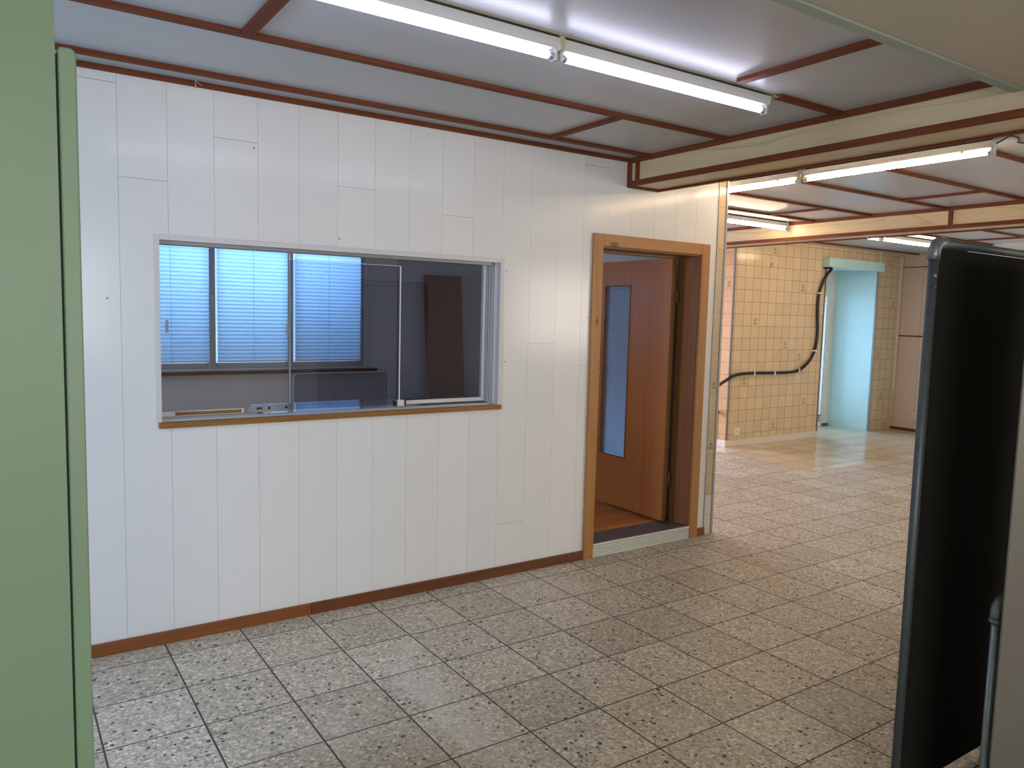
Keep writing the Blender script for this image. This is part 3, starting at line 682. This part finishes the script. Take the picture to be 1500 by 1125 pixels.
def joint(loc, rz, label):
    mb = MB().box(-.008, .008, -.024, .024, -.052, -.006)
    mb.box(-.010, .010, -.034, -.024, -.05, 0).box(-.010, .010, .024, .034, -.05, 0)
    o = mb.build('lamp_connector', M['yellowed'], None, .002); o.location = loc; o.rotation_euler = (0, 0, rz)
    tag(o, label, 'connector')
joint((1.700, 2.285, ZC), 0, 'yellowed connector between the two near battens')
joint((4.42, 3.220, ZC), H, 'yellowed connector between the two battens beyond the beam')
tag(MB().box(.9, 2.90, 2.245, 2.252, ZC-.004, ZC).box(2.862, 2.915, 2.245, 2.33, ZC-.012, ZC).build('mounting_board', M['woodblock'], None, 0, (1.9, 2.26, ZC)), 'tan wooden mounting strip on the ceiling beside the near battens', 'strip')
pts = [(4.42, 2.04, 2.505), (4.42, 2.015, 2.515), (4.40, 1.985, 2.522), (4.38, 1.96, 2.524), (4.42, 1.95, 2.524), (4.46, 1.955, 2.524), (4.52, 1.975, 2.524), (4.56, 2.0, 2.524), (4.62, 1.985, 2.524), (4.70, 1.95, 2.524), (4.85, 1.90, 2.524)]
def smooth(pts, n=6):
    P = [Vector(p) for p in pts]; out = []
    for i in range(len(P)-1):
        a, b, c, e = P[max(i-1, 0)], P[i], P[i+1], P[min(i+2, len(P)-1)]
        for k in range(n):
            t = k/n; out.append(.5*((2*b)+(c-a)*t+(2*a-5*b+4*c-e)*t*t+(3*b-a-3*c+e)*t**3))
    out.append(P[-1]); return out
tag(MB().tube(smooth(pts), .0045, 8).build('power_cable', M['black'], None, 0, (4.42, 2.04, 2.5)), 'thin black cable wriggling from the batten end over the ceiling', 'cable')

# hook on the top lath of the white wall
hk = MB().tube(smooth([(.767, D-.022, 2.520), (.767, D-.04, 2.518), (.767, D-.050, 2.508), (.767, D-.046, 2.497), (.767, D-.036, 2.497)], 4), .0025, 8).tube([(.767, D-.038, 2.528), (.795, D-.03, 2.512)], .0018, 6)
tag(hk.build('wire_hook', M['cap'], None, 0, (.767, D-.02, 2.51)), 'small bent wire hook on brown lath at top left of white wall', 'hook')

# ------------------------------------------------------------------ black hose, tap, sockets
ho = thing('black_hose', 'thick black hose clipped across the beige tiled wall up to the lintel', 'hose', (8.2, 6.17, .87))
hp = [(7.24, 6.30, .42), (7.16, 6.27, .44), (7.06, 6.22, .56), (7.08, 6.18, .72), (7.24, 6.155, .82), (7.42, 6.165, .875), (7.70, 6.17, .89), (8.12, 6.17, .885), (8.45, 6.17, .885), (8.62, 6.17, .905), (8.76, 6.17, .965), (8.88, 6.17, 1.06), (8.96, 6.17, 1.20), (8.985, 6.17, 1.40),
      (8.965, 6.17, 1.62), (8.955, 6.17, 1.78), (8.975, 6.17, 1.92), (9.03, 6.16, 2.06), (9.10, 6.15, 2.17), (9.155, 6.14, 2.225), (9.145, 6.15, 2.246), (9.09, 6.16, 2.246), (9.06, 6.17, 2.244)]
part('hose', MB().tube(smooth(hp, 5), .019, 12), M['black'], ho)
for (x, z, vert) in ((7.74, .89, 0), (8.13, .885, 0), (8.62, .907, 0), (8.94, 1.16, 1), (8.97, 1.91, 1)):
    if vert: c = MB().prism([(x-.026, 6.2), (x-.026, 6.146), (x+.026, 6.146), (x+.026, 6.2), (x+.021, 6.2), (x+.021, 6.1495), (x-.021, 6.1495), (x-.021, 6.2)], 2, z-.010, z+.010)
    else: c = MB().prism([(6.2, z-.026), (6.146, z-.026), (6.146, z+.026), (6.2, z+.026), (6.2, z+.021), (6.1495, z+.021), (6.1495, z-.021), (6.2, z-.021)], 0, x-.010, x+.010)
    part('clip', c, M['white'], ho, 0, 'white plastic clip')
tp = thing('water_tap', 'small green-tinted tap with dark pipe on the tiled side wall', 'tap', (7.30, 6.33, .40))
part('tap_body', MB().tube([(7.322, 6.33, .41), (7.26, 6.33, .41), (7.235, 6.31, .41)], [.016, .014, .018], 10), M['tap'], tp)
part('tap_handle', MB().box(7.262, 7.288, 6.305, 6.355, .432, .442).tube([(7.275, 6.33, .42), (7.275, 6.33, .435)], .006, 8), M['tap'], tp)
part('pipe', MB().tube([(7.312, 6.345, .08), (7.312, 6.345, .40)], .008, 8), M['black'], tp)
def socket(x0, x1, y0, y1, z0, z1, label, face):
    t = thing('wall_socket', label, 'socket', ((x0+x1)/2, (y0+y1)/2, (z0+z1)/2))
    part('plate', box(x0, x1, y0, y1, z0, z1), M['white'], t, .003)
    cx, cz = (x0+x1)/2, (z0+z1)/2
    if face == 'y': part('insert', MB().tube([(cx, y0, cz), (cx, y0-.004, cz)], .022, 16), M['rim'], t)
    else: part('insert', MB().tube([(x0, (y0+y1)/2, cz), (x0-.004, (y0+y1)/2, cz)], .022, 16), M['rim'], t)
socket(7.475, 7.565, 6.19, 6.2, .135, .225, 'white wall socket low on the hose wall near its left corner', 'y')
socket(10.92, 10.93, 5.80, 5.88, .19, .27, 'white wall socket low on the pinkish wall beside pipe frame', 'x')
vt = thing('vent_plate', 'tiny blue-grey plate high on the hose wall', 'plate', (8.02, 6.195, 2.225))
part('plate', box(7.995, 8.05, 6.194, 6.2, 2.195, 2.25), M['aludk'], vt)
part('slat', MB().box(7.999, 8.046, 6.192, 6.194, 2.205, 2.212).box(7.999, 8.046, 6.192, 6.194, 2.219, 2.226).box(7.999, 8.046, 6.192, 6.194, 2.233, 2.24), M['alu'], vt)
tag(box(10.895, 10.921, 6.17, 6.199, .575, 2.50).build('cable_duct', M['skirt'], None, .003, (10.91, 6.185, .575)), 'cream upright cable duct in the corner beside the pinkish wall', 'duct')

# ------------------------------------------------------------------ black board in pipe frame, steel sheet
fb = thing('framed_board', 'tall black board in a dark galvanised pipe frame at the right', 'board', (2.83, 1.245, 0))
R1 = .0135; xl, xr, yy, zt = 2.3655, 3.30, 1.245, 1.795
part('post', MB().tube([(xl, yy, 0), (xl, yy, zt-.035)], R1, 16), M['galv'], fb)
part('post', MB().tube([(xr, yy, 0), (xr, yy, zt-.035)], R1, 16), M['galv'], fb)
part('top_rail', MB().tube([(xl+.035, yy, zt), (xr-.035, yy, zt)], R1, 16), M['galv'], fb)
for x, sgn in ((xl, 1), (xr, -1)):
    pts = [(x, yy, zt-.052)]+[(x+sgn*(.034-.034*math.cos(math.radians(a))), yy, zt-.034+.034*math.sin(math.radians(a))) for a in range(0, 91, 15)]+[(x+sgn*.052, yy, zt)]
    part('elbow', MB().tube(pts, .0185, 16), M['fit'], fb)
part('panel', box(xl+.022, xr-.02, yy-.004, yy+.004, .03, 1.779), M['blackpanel'], fb, .001)
for x in (xl+.018, xr-.018): part('panel_strip', box(x-.006, x+.006, yy-.006, yy+.006, .03, 1.765), M['black'], fb)
part('screw', MB().tube([(xl-.006, yy-R1-.002, 1.694), (xl-.006, yy-R1+.004, 1.694)], .005, 10), M['cap'], fb)
part('screw', MB().tube([(xl-.002, yy-R1-.001, 1.66), (xl-.002, yy-R1+.004, 1.66)], .002, 8), M['cap'], fb)

fs = thing('pipe_stand', 'low bluish galvanised pipe stand with a rounded elbow at the lower right', 'pipe frame', (2.8, 1.0, 0))
px_, py_, pz_ = 2.392, 1.0, .752
part('post', MB().tube([(px_, py_, 0), (px_, py_, pz_-.035)], .0125, 16), M['galvl'], fs)
part('post', MB().tube([(3.2, py_, 0), (3.2, py_, pz_-.035)], .0125, 16), M['galvl'], fs)
part('top_rail', MB().tube([(px_+.04, py_, pz_), (3.165, py_, pz_)], .0125, 16), M['galvl'], fs)
for x, sgn in ((px_, 1), (3.2, -1)):
    pts = [(x, py_, pz_-.056)]+[(x+sgn*(.034-.034*math.cos(math.radians(a))), py_, pz_-.034+.034*math.sin(math.radians(a))) for a in range(0, 91, 15)]+[(x+sgn*.056, py_, pz_)]
    e = MB().tube(pts, .0175, 16); e.tube([(x, py_, pz_-.060), (x, py_, pz_-.050)], .020, 16)
    part('elbow', e, M['fit'], fs)
sh = MB().prism([(2.354, .28), (2.360, .28), (2.360, 0), (3.25, 0), (3.25, 1.76), (2.352, 1.76)], 1, .966, .971)
tag(sh.build('steel_sheet', M['steel'], None, .001, (2.83, .97, 0)), 'dull grey steel sheet leaning upright against the low pipe stand', 'sheet')
sh2 = None

# strip helper bookkeeping
for o in bpy.data.objects:
    if '_o' in o: del o['_o']
